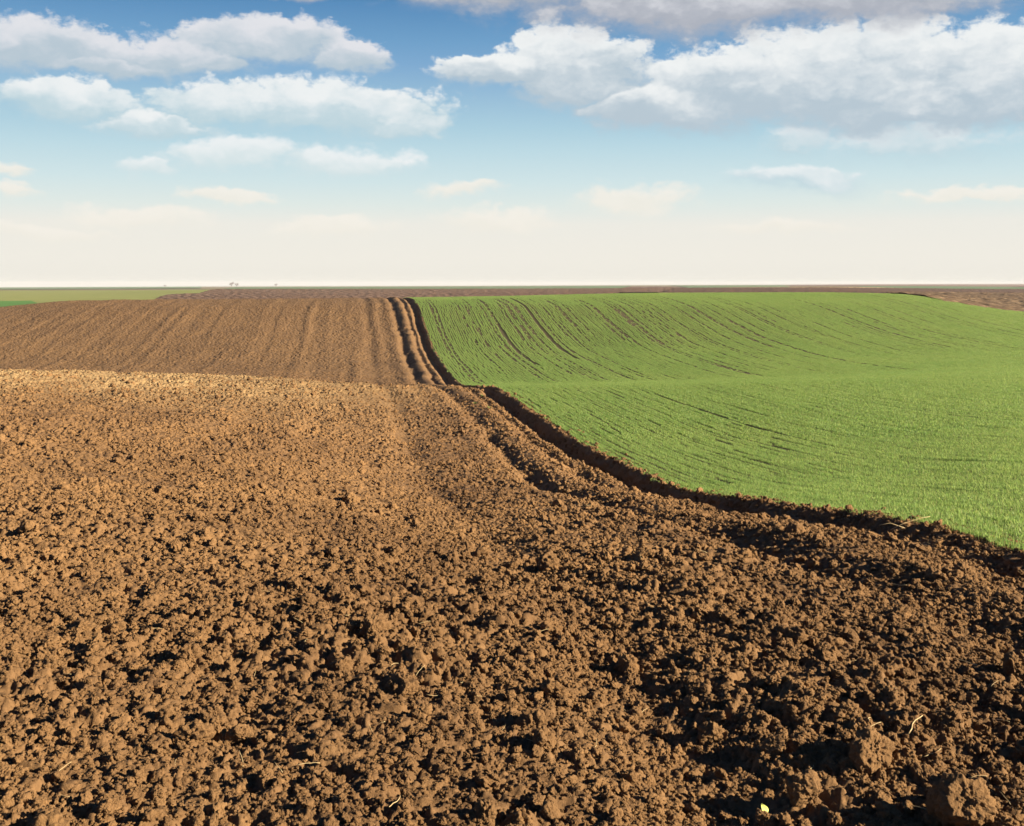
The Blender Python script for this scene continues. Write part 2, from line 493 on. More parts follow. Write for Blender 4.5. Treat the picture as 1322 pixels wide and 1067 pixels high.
def build_clods():
    lx, ly, lz = pixel_ground(984, 1046)
    big_kinds = [clod_mesh('large_clod_shape', 5, 100 + k, M_CLOD) for k in range(14)]
    small_kinds = [clod_mesh('small_clod_shape', 4, 200 + k, M_CLOD) for k in range(16)]
    N = 900000
    y = np.exp(RNG.uniform(math.log(2.0), math.log(44), N))
    x = RNG.uniform(-.56, .56, N) * (y + 1.0)
    dens_have = N / (math.log(44/2.0) * y * 1.12 * (y + 1.0))      # points per square metre
    rmin = np.maximum(.00165 * y, .006)
    want = 78 * (rmin/.03) ** -2.7
    s, t = to_st(x, y)
    clump = .55 + .9 * sm(-.4, .5, vnoise(x*1.7, y*1.7, 77) + .5*vnoise(x*.5, y*.5, 78))
    clump = clump * (1 + 1.6 * sm(3.3, 4.0, s))
    keep = (RNG.random(N) < want * clump / dens_have) & (s < EDGE + .05 + .35*RNG.random(N)**3)
    keep &= ~((np.abs(y - ly + .03) < .10) & (x > lx - .06) & (x < lx + .30))
    x, y, rmin, s = x[keep], y[keep], rmin[keep], s[keep]
    n = len(x)
    r = rmin * (1 - RNG.random(n)) ** (-1/2.7)
    r = np.minimum(r, .029 + .075*RNG.random(n)**4)
    z = soil_top(x, y) + r * RNG.uniform(-.25, .35, n)
    rot = np.stack([RNG.uniform(-.5, .5, n), RNG.uniform(-.5, .5, n), RNG.uniform(0, 6.28, n)], -1)
    size = r / np.hypot(y, x)
    order = np.argsort(-size)
    big = order[:288]
    rest = order[288:]

    o = scatter('soil_clods', np.stack([x, y, z], -1)[rest], rot[rest], np.repeat(r[rest][:, None], 3, 1),
                RNG.integers(0, len(small_kinds), len(rest)), small_kinds)
    tag(o, 'loose brown clods and crumbs strewn over the ploughed soil', 'soil clods', kind='stuff')
    for k, i in enumerate(big):
        c = bpy.data.objects.new('soil_clod', big_kinds[k % len(big_kinds)])
        c.location = (x[i], y[i], z[i]); c.rotation_euler = tuple(rot[i]); c.scale = (r[i],)*3
        COL.objects.link(c)
        tag(c, 'rough middling clod of brown earth, one of many on the near ploughed soil', 'soil clod', 'large clods on the near ploughed soil')


def build_named_clods():
    kinds = [clod_mesh('broad_clod_shape', 6, 400 + k, M_CLOD) for k in range(len(NAMED_CLODS))]
    for k, (px, py, wide, lab) in enumerate(NAMED_CLODS):
        x, y, z = pixel_ground(px, py)
        r = wide/2/F*y
        c = bpy.data.objects.new('soil_clod', kinds[k]); COL.objects.link(c)
        c.location = (x, y, z + .42*r); c.scale = (r,)*3; c.rotation_euler = (.5, .3, k*1.3 + 2.4)
        tag(c, lab, 'soil clod', 'large clods on the near ploughed soil')


NAMED_CLODS = [
    (1243, 1056, 92, 'broadest clod of all, domed and rough, at the bottom edge on the right'),
    (1128, 985, 74, 'high knobbly clod with a wide shadow, behind and left of the broadest clod'),
    (1192, 1016, 52, 'steep sided clod between the knobbly one and the broadest clod'),
    (1040, 1034, 60, 'low broad clod just right of the small yellow green leaf'),
    (990, 1064, 34, 'small clod carrying the small yellow green leaf on top'),
    (998, 972, 40, 'upright clod behind the small yellow green leaf'),
    (484, 820, 40, 'rounded pale clod standing out among finer crumbs left of the middle'),
    (520, 893, 46, 'pale pitted clod with a black hollow at its side, below the rounded pale clod'),
    (813, 1008, 27, 'squarish flat faced clod near the bottom, right of the middle'),
    (704, 962, 40, 'wide clod in deep shadow, left of and behind the squarish flat faced clod'),
    (310, 958, 42, 'wide clod alone in the lower left of the ploughed soil'),
    (143, 1048, 44, 'low rough clod at the bottom edge near the left corner'),
    (205, 1030, 26, 'small squarish clod with a dark left face, near the bottom left'),
]


# ------------------------------------------------------------------ wheat
def wheat_material():
    m, t, b = new_mat('wheat_leaf')
    pos = t.n('ShaderNodeNewGeometry').outputs['Position']
    big = t.noise(pos, .22, 4)
    mid = t.noise(pos, 2.5, 3)
    at = t.n('ShaderNodeAttribute', attribute_name='tone').outputs['Fac']
    rnd = t.n('ShaderNodeObjectInfo').outputs['Random']
    f = t.m('ADD', t.m('ADD', t.m('MULTIPLY', big, .9), t.m('MULTIPLY', mid, .5)), t.m('MULTIPLY', rnd, .15))
    c = t.mix(t.rng(f, .5, 1.05), (.165, .278, .066), (.228, .318, .084))
    c = t.mix(t.m('MULTIPLY', at, -1.0, clamp=True), c, (.08, .15, .028))
    c = t.mix(t.m('MAXIMUM', at, 0.0), c, (.36, .35, .13))
    t.nt.links.new(c, b.inputs['Base Color'])
    b.inputs['Roughness'].default_value = .55
    b.inputs['Specular IOR Level'].default_value = .3
    tr = t.n('ShaderNodeBsdfTranslucent', ins={'Color': t.vm('MULTIPLY', c, (1.8, 1.75, 1.7))})
    mx = t.n('ShaderNodeMixShader', ins={0: .45, 1: b.outputs[0], 2: tr.outputs[0]})
    t.nt.links.new(mx.outputs[0], t.nt.nodes['Material Output'].inputs[0])
    return m


def wheat_row(name, seed, length, per_m, width, height, mat, gap=0.0):
    rg = np.random.default_rng(seed)
    n = int(length * per_m)
    V = []; Fc = []; tone = []
    pos = rg.uniform(-length/2, length/2, n)
    if gap:
        pos = pos[vnoise(pos*3 + seed, pos*0, seed) > gap - .5]
    for p in pos:
        x0 = rg.normal(0, .022)
        yaw = rg.uniform(0, 6.28)
        h = height * rg.uniform(.55, 1.15); lean = abs(rg.normal(0, .55)) + .1
        w = width * rg.uniform(.7, 1.2)
        dx, dy = math.cos(yaw), math.sin(yaw)
        k = len(V); tn = rg.normal(-.08, .38)
        pts = [(0, 0, w*.8), (.18*lean, .5, w), (.62*lean, .88, w*.7), (1.15*lean, 1.0 - .18*lean, .0)]
        for (a, b, ww) in pts[:3]:
            for sg in (-1, 1):
                V.append((x0 + dx*a*h - dy*sg*ww/2, p + dy*a*h + dx*sg*ww/2, b*h - .01)); tone.append(tn)
        a, b, ww = pts[3]
        V.append((x0 + dx*a*h, p + dy*a*h, b*h - .01)); tone.append(tn + .25)
        Fc += [(k, k+1, k+3, k+2), (k+2, k+3, k+5, k+4), (k+4, k+5, k+6)]
    me = raw_mesh(name, V, Fc, mat, True)
    at = me.attributes.new('tone', 'FLOAT', 'POINT'); at.data.foreach_set('value', np.clip(tone, -.8, 1).astype(np.float32))
    return me


def build_wheat():
    mat = wheat_material()
    L = 1.2; pitch = .125
    near = [wheat_row('wheat_row_shape', 300 + k, L, 420, .0042, .054, mat) for k in range(8)]
    far = [wheat_row('wheat_row_shape', 330 + k, L, 230, .009, .056, mat) for k in range(8)]
    thin = [wheat_row('wheat_row_shape', 360 + k, L, 150, .009, .046, mat, .55) for k in range(6)]
    kinds = near + far + thin
    P, ROT, SC, IDX = [], [], [], []
    srow = np.concatenate([[EDGE - .11, EDGE - .05], np.arange(EDGE + .0, 75, pitch)])
    open_ruts = [b for b in BARE if b[1] >= .1 or b[3] < 40]
    for k, s0 in enumerate(srow):
        t = np.arange(2.0 + L*RNG.random(), 101, L)
        s = s0 + .02 * RNG.normal(size=len(t)) + .03*vnoise(t*.2, t*0 + s0, 88)
        x, y = from_st(s, t)
        ok = (x < .58 * (y + 2.0)) & (y > 3.4) & (y < 100)
        if k < 2: ok &= RNG.random(len(t)) < .3        # stray plants on the lip of the furrow
        # seams between drill passes, and bare ruts
        miss = np.zeros(len(t), bool)
        for (b0, hw, t0, t1) in BARE:
            miss |= (np.abs(s - b0) < hw) & (t > t0) & (t < t1)
        rut = np.any([(np.abs(s0 - b0) < hw) & (t > t0) & (t < t1) & (vnoise(t*.4, t*0 + b0, 71) > -.35) for b0, hw, t0, t1 in open_ruts], axis=0)                    # nothing came up in this rut
        ok &= ~rut
        x, y, s, t = x[ok], y[ok], s[ok], t[ok]
        if not len(x): continue
        e = .5
        fx, fy = from_st(s, t + e); bx, by = from_st(s, t - e)
        pitch_a = np.arctan2(ground(fx, fy) - ground(bx, by), 2*e)
        z = ground(x, y)
        weak = (hash2(np.full(len(t), k), np.zeros(len(t)), 3) > .79) & (vnoise(t*.05, t*0 + s0*53, 68) > -.05 + .9*(1 - sm(30, 55, t)))
        weak |= miss[ok]
        if k < 2: weak[:] = True
        d = np.hypot(x, y)
        idx = np.where(weak, RNG.integers(16, 22, len(t)), np.where(d < 24, RNG.integers(0, 8, len(t)), RNG.integers(8, 16, len(t))))
        P.append(np.stack([x, y, z], -1))
        ROT.append(np.stack([pitch_a, 0*z, np.full(len(t), YAW) + RNG.integers(0, 2, len(t))*0], -1))
        hs = .72 + .36*hash2(np.full(len(t), k), np.zeros(len(t)), 9) + .16*vnoise(s*.7, t*.3, 69) + .12*vnoise(t*.25, t*0 + s0*41, 70) + .1*RNG.random(len(t))
        SC.append(np.stack([np.ones(len(t)), np.ones(len(t)), hs], -1))
        IDX.append(idx)
    P, ROT, SC, IDX = map(np.concatenate, (P, ROT, SC, IDX))
    o = scatter('wheat', P, ROT, SC, IDX, kinds)
    tag(o, 'short green winter wheat growing in rows', 'wheat', kind='stuff')


BARE += [(9.7, .10, 56, 84), (12.3, .10, 58, 84), (14.5, .06, 64, 80), (17.0, .06, 66, 80), (20.2, .06, 66, 84), (9.4, .06, 20, 33),
         (7.6, .05, 54, 80), (8.2, .05, 60, 80), (24.0, .06, 60, 84), (29.0, .06, 60, 80), (11.0, .06, 66, 84),
         (26.0, .06, 66, 88), (34.0, .06, 58, 82)]


# ------------------------------------------------------------------ far fields
def patch(name, mat, x0, x1, d0, d1, label, lift=0.0, nc=260, nr=90, relief=None):
    """a field lying between two sight lines (numbers or functions of distance) and two distances"""
    d = np.geomspace(d0, d1, nr)
    a = np.array([x0(v) if callable(x0) else x0 for v in d], float)
    b = np.array([x1(v) if callable(x1) else x1 for v in d], float)
    q = np.linspace(0, 1, nc)
    PX = a[:, None] + (b - a)[:, None]*q[None]
    Y = np.repeat(d[:, None], nc, 1)
    X = (PX - CX)/F * Y
    Z = ground(X, Y) + lift
    ramp = sm(0, 1, np.log(d/d0)/math.log(d1/d0)*7)[:, None]
    Z = Z - (1 - ramp)*.35*(d0 < 140)
    if relief: Z = Z + relief(X, Y)*ramp
    o = grid_mesh(name, X, Y, Z, mat)
    return tag(o, label, 'field', kind='structure')


def lerp_pts(pts):
    xs = [p[0] for p in pts]; ys = [p[1] for p in pts]
    return lambda v: float(np.interp(v, xs, ys))


def build_far():
    olive = field_material('olive_field', (.145, .165, .046), (.190, .200, .062), .25)
    green = field_material('far_wheat', (.05, .14, .025), (.075, .17, .035), .3)
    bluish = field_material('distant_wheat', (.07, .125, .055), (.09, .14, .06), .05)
    dark = field_material('dark_ploughed', (.080, .046, .029), (.126, .077, .048), .9, (1, .35, 1), R(-38), .35, (.150, .100, .078))
    strip = field_material('damp_ploughed', (.062, .036, .024), (.094, .056, .037), .6, (1, .3, 1), R(-30), .2)
    gold = field_material('sunlit_ploughed', (.055, .033, .018), (.125, .080, .042), .8, (.4, 1, 1), R(12), .3, (.25, .175, .095))
    stub = field_material('stubble', (.30, .22, .11), (.36, .27, .15), .1)
    red = field_material('reddish_tilled', (.13, .083, .06), (.165, .11, .08), .03)
    base = field_material('open_land', (.12, .105, .05), (.15, .125, .065), .02)

    # the whole land as one sheet to the horizon, under the fields
    y = np.concatenate([np.linspace(-14, 2, 40), np.geomspace(2.5, 3200, 420)])
    q = np.linspace(-.78, .78, 300)
    Y = np.repeat(y[:, None], len(q), 1)
    X = q[None] * (np.maximum(y, 0)[:, None] + 16)
    drop = np.where(Y < 96, .9, .2 + .7*(1 - sm(96, 125, Y)))
    o = grid_mesh('ground', X, Y, ground(X, Y) - drop, base)
    tag(o, 'open farmland running to the horizon under the fields', 'ground', kind='structure')

    def ridges(X, Y):
        u = X/Y*F/13 + Y*.035 + .5*vnoise(X*.15, Y*.15, 4) + .3*vnoise(X*.5, Y*.5, 9)
        return .06*np.sin(u*2*math.pi)*(.6 + .4*vnoise(X*.3, Y*.3, 3)) + .05*vnoise(X*.9, Y*.9, 5) + .04*vnoise(X*2.3, Y*2.3, 6)

    def clods(X, Y):
        return .10*vnoise(X*1.5, Y*.6, 7) + lumps(X, Y, .9, 17)*.12

    patch('far_wheat_field', green, -420, lerp_pts([(88, 60), (125, 46), (139, 40)]), 88, 139,
          'bright green wheat field past the brown brow at far left', .03)
    patch('olive_field', olive, lerp_pts([(139, -420), (140, -420)]), lerp_pts([(139, 260), (420, 330)]), 139, 425,
          'dull olive green field far behind the brown hill', .02)
    patch('olive_field', olive, lerp_pts([(95, 57), (125, 46), (139, 40)]), 250, 95, 139,
          'near strip of the olive green field past the brown hill', .02)
    patch('tilled_strip', red, -420, 215, 425, 560, 'thin reddish tilled strip far beyond the olive field', .02, nr=20)
    patch('distant_wheat_field', bluish, -420, 260, 700, 2600, 'pale distant green field under the horizon at far left', .1, nr=40)
    L = lerp_pts([(104, 195), (139, 203), (160, 207), (178, 217), (184, 222), (186, 256), (200, 262), (226, 276), (262, 280)])
    patch('dark_ploughed_field', dark, L, lerp_pts([(104, 760), (140, 800), (262, 835)]), 104, 262,
          'dark brown ploughed field with slanting furrows beyond the brown hill', .12, nc=900, nr=260, relief=ridges)
    patch('distant_wheat_field', bluish, lerp_pts([(330, 280), (900, 300)]), lerp_pts([(330, 800), (900, 815)]), 330, 1300,
          'thin green wheat strip on the skyline behind the dark furrows', .1, nr=40)
    patch('rough_ploughed_field', dark, lerp_pts([(140, 802), (262, 837), (330, 804), (700, 812)]), lerp_pts([(140, 850), (330, 890), (700, 850)]), 140, 700,
          'small rough brown field between green strip and dark ploughed strip', .15, nc=240, nr=80, relief=clods)
    patch('damp_ploughed_field', strip, lerp_pts([(140, 850), (330, 885)]), lerp_pts([(140, 1140), (175, 1230), (190, 1700)]), 104, 330,
          'long dark brown ploughed strip behind the green hill at right', .1, nc=700, nr=160, relief=clods)
    patch('sunlit_ploughed_field', gold, lerp_pts([(84, 1330), (88, 1240), (96, 1150), (150, 1145), (190, 1240)]), 1750, 84, 189,
          'sunlit brown ploughed field at the far right edge of the wheat', .12, nc=700, nr=240, relief=clods)
    patch('stubble_field', stub, lerp_pts([(335, 1030), (520, 920)]), lerp_pts([(335, 1195), (400, 1180), (520, 1100)]), 335, 520,
          'thin pale stubble strip above the dark ploughed strip at right', .1, nr=20)
    patch('distant_wheat_field', bluish, lerp_pts([(335, 1200), (520, 1110)]), lerp_pts([(335, 1750), (520, 1340), (700, 1300)]), 335, 700,
          'faint green field beyond the dark ploughed strip at far right', .1, nr=20)
    patch('distant_wheat_field', bluish, lerp_pts([(345, 890), (1400, 860)]), lerp_pts([(345, 1020), (1400, 1010)]), 345, 1400,
          'faint green strip on the skyline above the green hill', .1, nr=30)
    patch('tilled_land', red, 1020, 1750, 720, 3000, 'reddish tilled land along the skyline at far right', .1, nr=40)


# ------------------------------------------------------------------ trees on the skyline
def build_trees():
    bark, t, b = new_mat('bark'); b.inputs['Base Color'].default_value = (.16, .13, .12, 1)
    leaf, t, b = new_mat('bare_twigs')
    n = t.noise(t.n('ShaderNodeNewGeometry').outputs['Position'], .7, 3)
    t.nt.links.new(t.mix(n, (.13, .105, .11), (.22, .18, .17)), b.inputs['Base Color'])
    spec = [(213, 1250, 3.2, 'tiny lone bare tree on the skyline, farthest left of the trees', 1),
            (299, 1150, 5.6, 'tallest bare tree on the skyline, in the pair', 2),
            (305.5, 1170, 4.6, 'shorter bare tree right of the tallest on the skyline', 3),
            (356, 1250, 3.8, 'low bare tree on the skyline, standing right of the pair', 4)]
    for px, d, h, lab, sd in spec:
        rg = np.random.default_rng(sd)
        x = (px - CX)/F*d; z = float(ground(x, d))
        root = bpy.data.objects.new('bare_tree', None); COL.objects.link(root); root.location = (x, d, z - .2)
        tag(root, lab, 'tree', 'bare trees on the skyline')
        V, Fc = [], []

        def limb(p, q, r0, r1):
            p, q = np.array(p, float), np.array(q, float)
            ax = (q - p)/np.linalg.norm(q - p); s1 = np.cross(ax, (.3, .9, .1)); s1 /= np.linalg.norm(s1); s2 = np.cross(ax, s1)
            k = len(V)
            for c, rr in ((p, r0), (q, r1)):
                for j in range(6):
                    V.append(c + rr*(math.cos(j*math.pi/3)*s1 + math.sin(j*math.pi/3)*s2))
            for j in range(6):
                Fc.append((k+j, k+(j+1) % 6, k+6+(j+1) % 6, k+6+j))
        limb((0, 0, 0), (0, 0, h*.45), .035*h, .025*h)
        tips = []
        for j in range(9):
            a = j*2.4 + rg.uniform(0, 1); q = np.array((math.cos(a)*h*rg.uniform(.2, .42), math.sin(a)*h*.35, h*rg.uniform(.55, .95)))
            limb((0, 0, h*rg.uniform(.25, .45)), q, .018*h, .008*h); tips.append(q)
        tr = bpy.data.objects.new('trunk', raw_mesh('trunk', V, Fc, bark)); tr.parent = root; COL.objects.link(tr)
        V2, F2 = [], []
        for j in range(1500):
            c = tips[rg.integers(len(tips))] + rg.normal(0, .085*h, 3)
            u = rg.normal(size=3); u *= .05*h/np.linalg.norm(u); w = rg.normal(size=3); w *= .008*h/np.linalg.norm(w)
            k = len(V2); V2 += [c - u - w, c - u + w, c + u]; F2.append((k, k+1, k+2))
        cr = bpy.data.objects.new('crown', raw_mesh('crown', V2, F2, leaf, False)); cr.parent = root; COL.objects.link(cr)


# ------------------------------------------------------------------ straw, stalks, a leaf
def pixel_ground(px, py, top=soil_top):
    """the soil seen in a given direction: march out until the ground is met"""
    d = np.geomspace(1.8, 100, 6000)
    x = (px - CX)/F*d
    zray = CAM_H - (py - EYE)/F*d
    i = int(np.argmax(top(x, d) >= zray))
    return float(x[i]), float(d[i]), float(zray[i])


def stem_mesh(name, pts, r, mat):
    pts = [np.array(p, float) for p in pts]; V, Fc = [], []
    for i, p in enumerate(pts):
        ax = pts[min(i+1, len(pts)-1)] - pts[max(i-1, 0)]; ax /= np.linalg.norm(ax)
        s1 = np.cross(ax, (.2, .3, .93)); s1 /= np.linalg.norm(s1); s2 = np.cross(ax, s1)
        rr = r*(1 - .4*i/len(pts))
        for j in range(6): V.append(p + rr*(math.cos(j*math.pi/3)*s1 + math.sin(j*math.pi/3)*s2))
    for i in range(len(pts)-1):
        for j in range(6): Fc.append((i*6+j, i*6+(j+1) % 6, i*6+6+(j+1) % 6, i*6+6+j))
    Fc.append(tuple(range(5, -1, -1))); Fc.append(tuple(range(len(V)-6, len(V))))
    return raw_mesh(name, V, Fc, mat)


def build_straw():
    m, t, b = new_mat('dry_straw')
    n = t.noise(t.n('ShaderNodeNewGeometry').outputs['Position'], 30, 3)
    t.nt.links.new(t.mix(n, (.32, .235, .11), (.46, .36, .19)), b.inputs['Base Color']); b.inputs['Roughness'].default_value = .5
    kinds = []
    for k in range(6):
        rg = np.random.default_rng(500 + k)
        c = rg.uniform(-.25, .25, 2)
        kinds.append(stem_mesh('straw_shape', [((i/5 - .5), c[0]*(i/5-.5)**2 + .02*rg.normal(), c[1]*(i/5-.5)**2) for i in range(6)], .017, m))
    spots = [(845, 790, .12), (1160, 785, .1), (1120, 935, .12), (1125, 945, .1), (1180, 940, .16), (1190, 1052, .1), (1048, 1000, .08),
             (313, 987, .1), (398, 993, .09), (395, 832, .1), (340, 768, .08), (330, 775, .08), (510, 1045, .1), (690, 965, .07), (80, 1000, .08),
             (1245, 860, .13), (905, 715, .1), (930, 640, .12), (1080, 700, .12), (760, 655, .1), (585, 720, .09), (240, 955, .07),
             (1262, 1010, .07), (560, 905, .07), (1160, 760, .14), (450, 800, .07), (150, 850, .07), (700, 820, .08)]
    spots += [(RNG.uniform(20, 1300), 700 + 350*RNG.random()**1.2, RNG.uniform(.035, .085)) for _ in range(45)]
    for k, (px, py, ln) in enumerate(spots):
        x, y, z = pixel_ground(px, py)
        if to_st(x, y)[0] > EDGE - .15: continue
        o = bpy.data.objects.new('straw', kinds[k % 6]); COL.objects.link(o)
        o.location = (x, y, z + .022); o.rotation_euler = (RNG.uniform(-.3, .3), RNG.uniform(-.4, .4), RNG.uniform(0, 3.14)); o.scale = (ln*.9,)*3
        tag(o, 'short pale piece of dry straw lying on the ploughed soil', 'straw', 'bits of straw on the ploughed soil')
    wheat_top = lambda X, Y: ground(X, Y) + .03
    for (px, py, pts, lab) in (
            (1150, 684, [(0, 0, 0), (.12, .02, .05), (.25, .03, .085), (.33, .03, .10)], 'long dry stalk slanting over the wheat at the furrow edge'),
            (1168, 682, [(0, 0, 0), (-.10, .05, .03), (-.2, .02, .02)], 'dry stalk lying flat at the furrow edge beside a slanting one'),
            (996, 508, [(0, 0, 0), (.15, 0, .12), (.2, 0, .2)], 'short pale stalk standing alone in the wheat')):
        x, y, z = pixel_ground(px, py, wheat_top)
        o = bpy.data.objects.new('dry_stalk', stem_mesh('dry_stalk', pts, .003, m)); COL.objects.link(o); o.location = (x, y, z)
        tag(o, lab, 'stalk')
    # the small yellow leaf
    m, t, b = new_mat('yellow_leaf')
    n = t.noise(t.n('ShaderNodeTexCoord').outputs['Object'], 40, 3)
    t.nt.links.new(t.mix(n, (.30, .34, .075), (.38, .41, .12)), b.inputs['Base Color']); b.inputs['Roughness'].default_value = .5
    V, Fc = [], []
    for i in range(7):
        for j in range(5):
            u = i/6; v = j/4*2 - 1
            w = .016*math.sin(math.pi*min(1, .06 + u*.97))**.7
            V.append((v*w, (u-.5)*.036, .006*abs(v)**1.5 + .008*math.sin(u*3)))
    for i in range(6):
        for j in range(4): Fc.append((i*5+j, i*5+j+1, i*5+j+6, i*5+j+5))
    me = raw_mesh('fallen_leaf', V, Fc, m)
    o = bpy.data.objects.new('fallen_leaf', me); COL.objects.link(o)
    sd = o.modifiers.new('thick', 'SOLIDIFY'); sd.thickness = .0012
    x, y, z = pixel_ground(984, 1054)
    k = .985; x, y, z = x*k, y*k, CAM_H - (1046 - EYE)/F*y*k - .035
    o.location = (x, y, z + .035); o.rotation_euler = (.75, .35, .5)
    tag(o, 'small pale yellow green leaf lying among the clods', 'leaf')
    # a few weeds on the ridge by the furrow
    m, t, b = new_mat('weed_leaf'); b.inputs['Base Color'].default_value = (.13, .17, .05, 1)
    for k, (px, py) in enumerate(((614, 522), (632, 528), (624, 513))):
        x, y, z = pixel_ground(px, py)
        rg = np.random.default_rng(40 + k); V, Fc = [], []
        for j in range(26):
            a = rg.uniform(0, 6.28); l = rg.uniform(.06, .15); up = rg.uniform(.3, 1.0); i = len(V)
            c, s_ = math.cos(a), math.sin(a)
            for u, w in ((0, .004), (.5, .010), (.85, .006)):
                for sg in (-1, 1): V.append((c*u*l - s_*w*sg, s_*u*l + c*w*sg, l*up*u*(1.2 - .4*u)))
            V.append((c*l, s_*l, l*up*.75)); Fc += [(i, i+1, i+3, i+2), (i+2, i+3, i+5, i+4), (i+4, i+5, i+6)]
        o = bpy.data.objects.new('weed', raw_mesh('weed', V, Fc, m)); COL.objects.link(o); o.location = (x, y, z)
        tag(o, ['small green weed on the brown ridge, middle of three', 'small green weed on the brown ridge, nearest the furrow',
                'small green weed on the brown ridge, farthest of three'][k], 'weed', 'weeds on the ridge by the furrow')


# ------------------------------------------------------------------ sky, sun, camera
def build_world():
    w = bpy.data.worlds.new('World'); S.world = w; w.use_nodes = True
    t = NT(w.node_tree); N = w.node_tree.nodes
    bg = N['Background']
    sky = t.n('ShaderNodeTexSky', sky_type='NISHITA', sun_disc=False)
    sky.sun_elevation = SUN_EL; sky.sun_rotation = SUN_AZ
    sky.air_density = 1.0; sky.dust_density = .6; sky.ozone_density = 2.5
    d = t.n('ShaderNodeTexCoord').outputs['Generated']
    sx = t.n('ShaderNodeSeparateXYZ', ins={0: d})
    hor = t.m('SQRT', t.m('ADD', t.m('MULTIPLY', sx.outputs[0], sx.outputs[0]), t.m('MULTIPLY', sx.outputs[1], sx.outputs[1])))
    K = F/100
    U = t.m('MULTIPLY', t.m('ARCTAN2', sx.outputs[0], sx.outputs[1]), K)
    V = t.m('MULTIPLY', t.m('DIVIDE', sx.outputs[2], t.m('MAXIMUM', hor, .05)), K)
    uv = t.n('ShaderNodeCombineXYZ', ins={0: U, 1: V, 2: 0.0}).outputs[0]
    # clear sky: nishita, deepened, with the pale band of air along the horizon
    base = t.vm('MULTIPLY', sky.outputs[0], SKY_TINT)
    stops = [(0, (228, 225, 216)), (.3, (238, 235, 226)), (.75, (236, 235, 227)), (1.0, (223, 233, 229)), (1.3, (208, 228, 231)), (1.7, (189, 218, 228)), (2.0, (172, 207, 223)),
             (2.8, (128, 171, 209)), (3.1, (113, 161, 202)), (3.65, (86, 138, 186)), (4.3, (62, 116, 172))]
    ramp = t.n('ShaderNodeValToRGB'); cr = ramp.color_ramp
    while len(cr.elements) < len(stops): cr.elements.new(.5)
    for e, (v, c) in zip(cr.elements, stops): e.position = v/5
    for e, (v, c) in zip(cr.elements, stops): e.color = (*[k*SKY_STRENGTH*2**EXPOSURE for k in sc(c)], 1)
    t.nt.links.new(t.m('DIVIDE', V, 5.0), ramp.inputs[0])
    air = t.n('ShaderNodeVectorMath', operation='SCALE', ins={0: ramp.outputs[0], 'Scale': 1/SKY_STRENGTH/2**EXPOSURE}).outputs[0]
    side = t.rng(t.m('ABSOLUTE', U), 7.2, 14, 1, .12, True)  # sky outside the view is dimmed on purpose, to deepen the shadows
    base = t.mix(t.m('MULTIPLY', t.rng(V, 3.6, 6.5, 1, 0, True), side), base, air)

    warp = t.noise(t.vm('MULTIPLY', uv, (.8, 1.5, 1)), 1.3, 5, .55, out=1)
    warp = t.vm('SUBTRACT', warp, (.5, .5, .5))
    warp2 = t.noise(t.vm('MULTIPLY', uv, (1.0, 1.4, 1)), 5.0, 4, .5, out=1)
    warp2 = t.vm('SUBTRACT', warp2, (.5, .5, .5))
    P = t.vm('ADD', uv, t.vm('MULTIPLY', warp, (.75, .50, 0)))
    P = t.vm('ADD', P, t.vm('MULTIPLY', warp2, (.20, .16, 0)))
    relief = t.noise(t.vm('MULTIPLY', P, (.8, 1.5, 1)), 1.5, 4, .52)
    relief_up = t.noise(t.vm('MULTIPLY', t.vm('ADD', P, (.10, .13, 0)), (.8, 1.5, 1)), 1.5, 4, .52)
    def puffs(scale):
        v = t.n('ShaderNodeTexVoronoi', feature='SMOOTH_F1', ins={'Vector': t.vm('MULTIPLY', P, (.9, 1.25, 1)), 'Scale': scale, 'Smoothness': .35})
        return t.m('SUBTRACT', .45, v.outputs['Distance'])
    fine = t.m('SUBTRACT', t.noise(t.vm('MULTIPLY', uv, (1, 1.3, 1)), 13.0, 4, .6), .5)
    puff = t.m('ADD', t.m('MULTIPLY', puffs(2.6), .36), t.m('MULTIPLY', puffs(6.5), .22))
    puff = t.m('ADD', puff, t.m('MULTIPLY', fine, .30))
    slope = t.m('SUBTRACT', relief, relief_up)

    def layer(base, lumps_, top, foot, opacity, soft):
        e = None; hgt = None
        for (px, py, rx, ry) in lumps_:
            k = math.sqrt(1 + ((px-CX)/F)**2)
            u0 = math.atan((px-CX)/F)*K; v0 = (EYE-py)/100/k
            q = t.vm('MULTIPLY_ADD', P, (100/rx, 100/ry, 0), (-u0*100/rx, -v0*100/ry, 0))
            s = t.n('ShaderNodeSeparateXYZ', ins={0: q})
            yy = t.m('MINIMUM', s.outputs[1], t.m('MULTIPLY', s.outputs[1], 1.35))
            ln = t.m('SQRT', t.m('ADD', t.m('MULTIPLY', s.outputs[0], s.outputs[0]), t.m('MULTIPLY', yy, yy)))
            v = t.m('SUBTRACT', 1.0, ln)
            hv = t.m('MULTIPLY_ADD', t.m('MAXIMUM', v, -.2), .0, s.outputs[1])
            if e is None: e, hgt = v, hv
            else:
                w_ = t.rng(t.m('SUBTRACT', v, e), -.15, .15, 0, 1, True)
                hgt = t.m('ADD', t.m('MULTIPLY', hgt, t.m('SUBTRACT', 1.0, w_)), t.m('MULTIPLY', hv, w_))
                e = t.n('ShaderNodeMath', operation='SMOOTH_MAX', ins={0: e, 1: v, 2: .15}).outputs[0]
        dens = t.m('ADD', e, t.m('MULTIPLY', t.m('SUBTRACT', relief, .33), .6))
        dens = t.m('ADD', dens, puff)
        # crisp on top, ragged and soft towards the foot
        w0 = t.rng(hgt, -.8, .3, soft*4.5, soft)
        a = t.n('ShaderNodeMapRange', interpolation_type='SMOOTHSTEP', ins={0: dens, 1: 0.0, 2: w0, 3: 0.0, 4: opacity}).outputs[0]
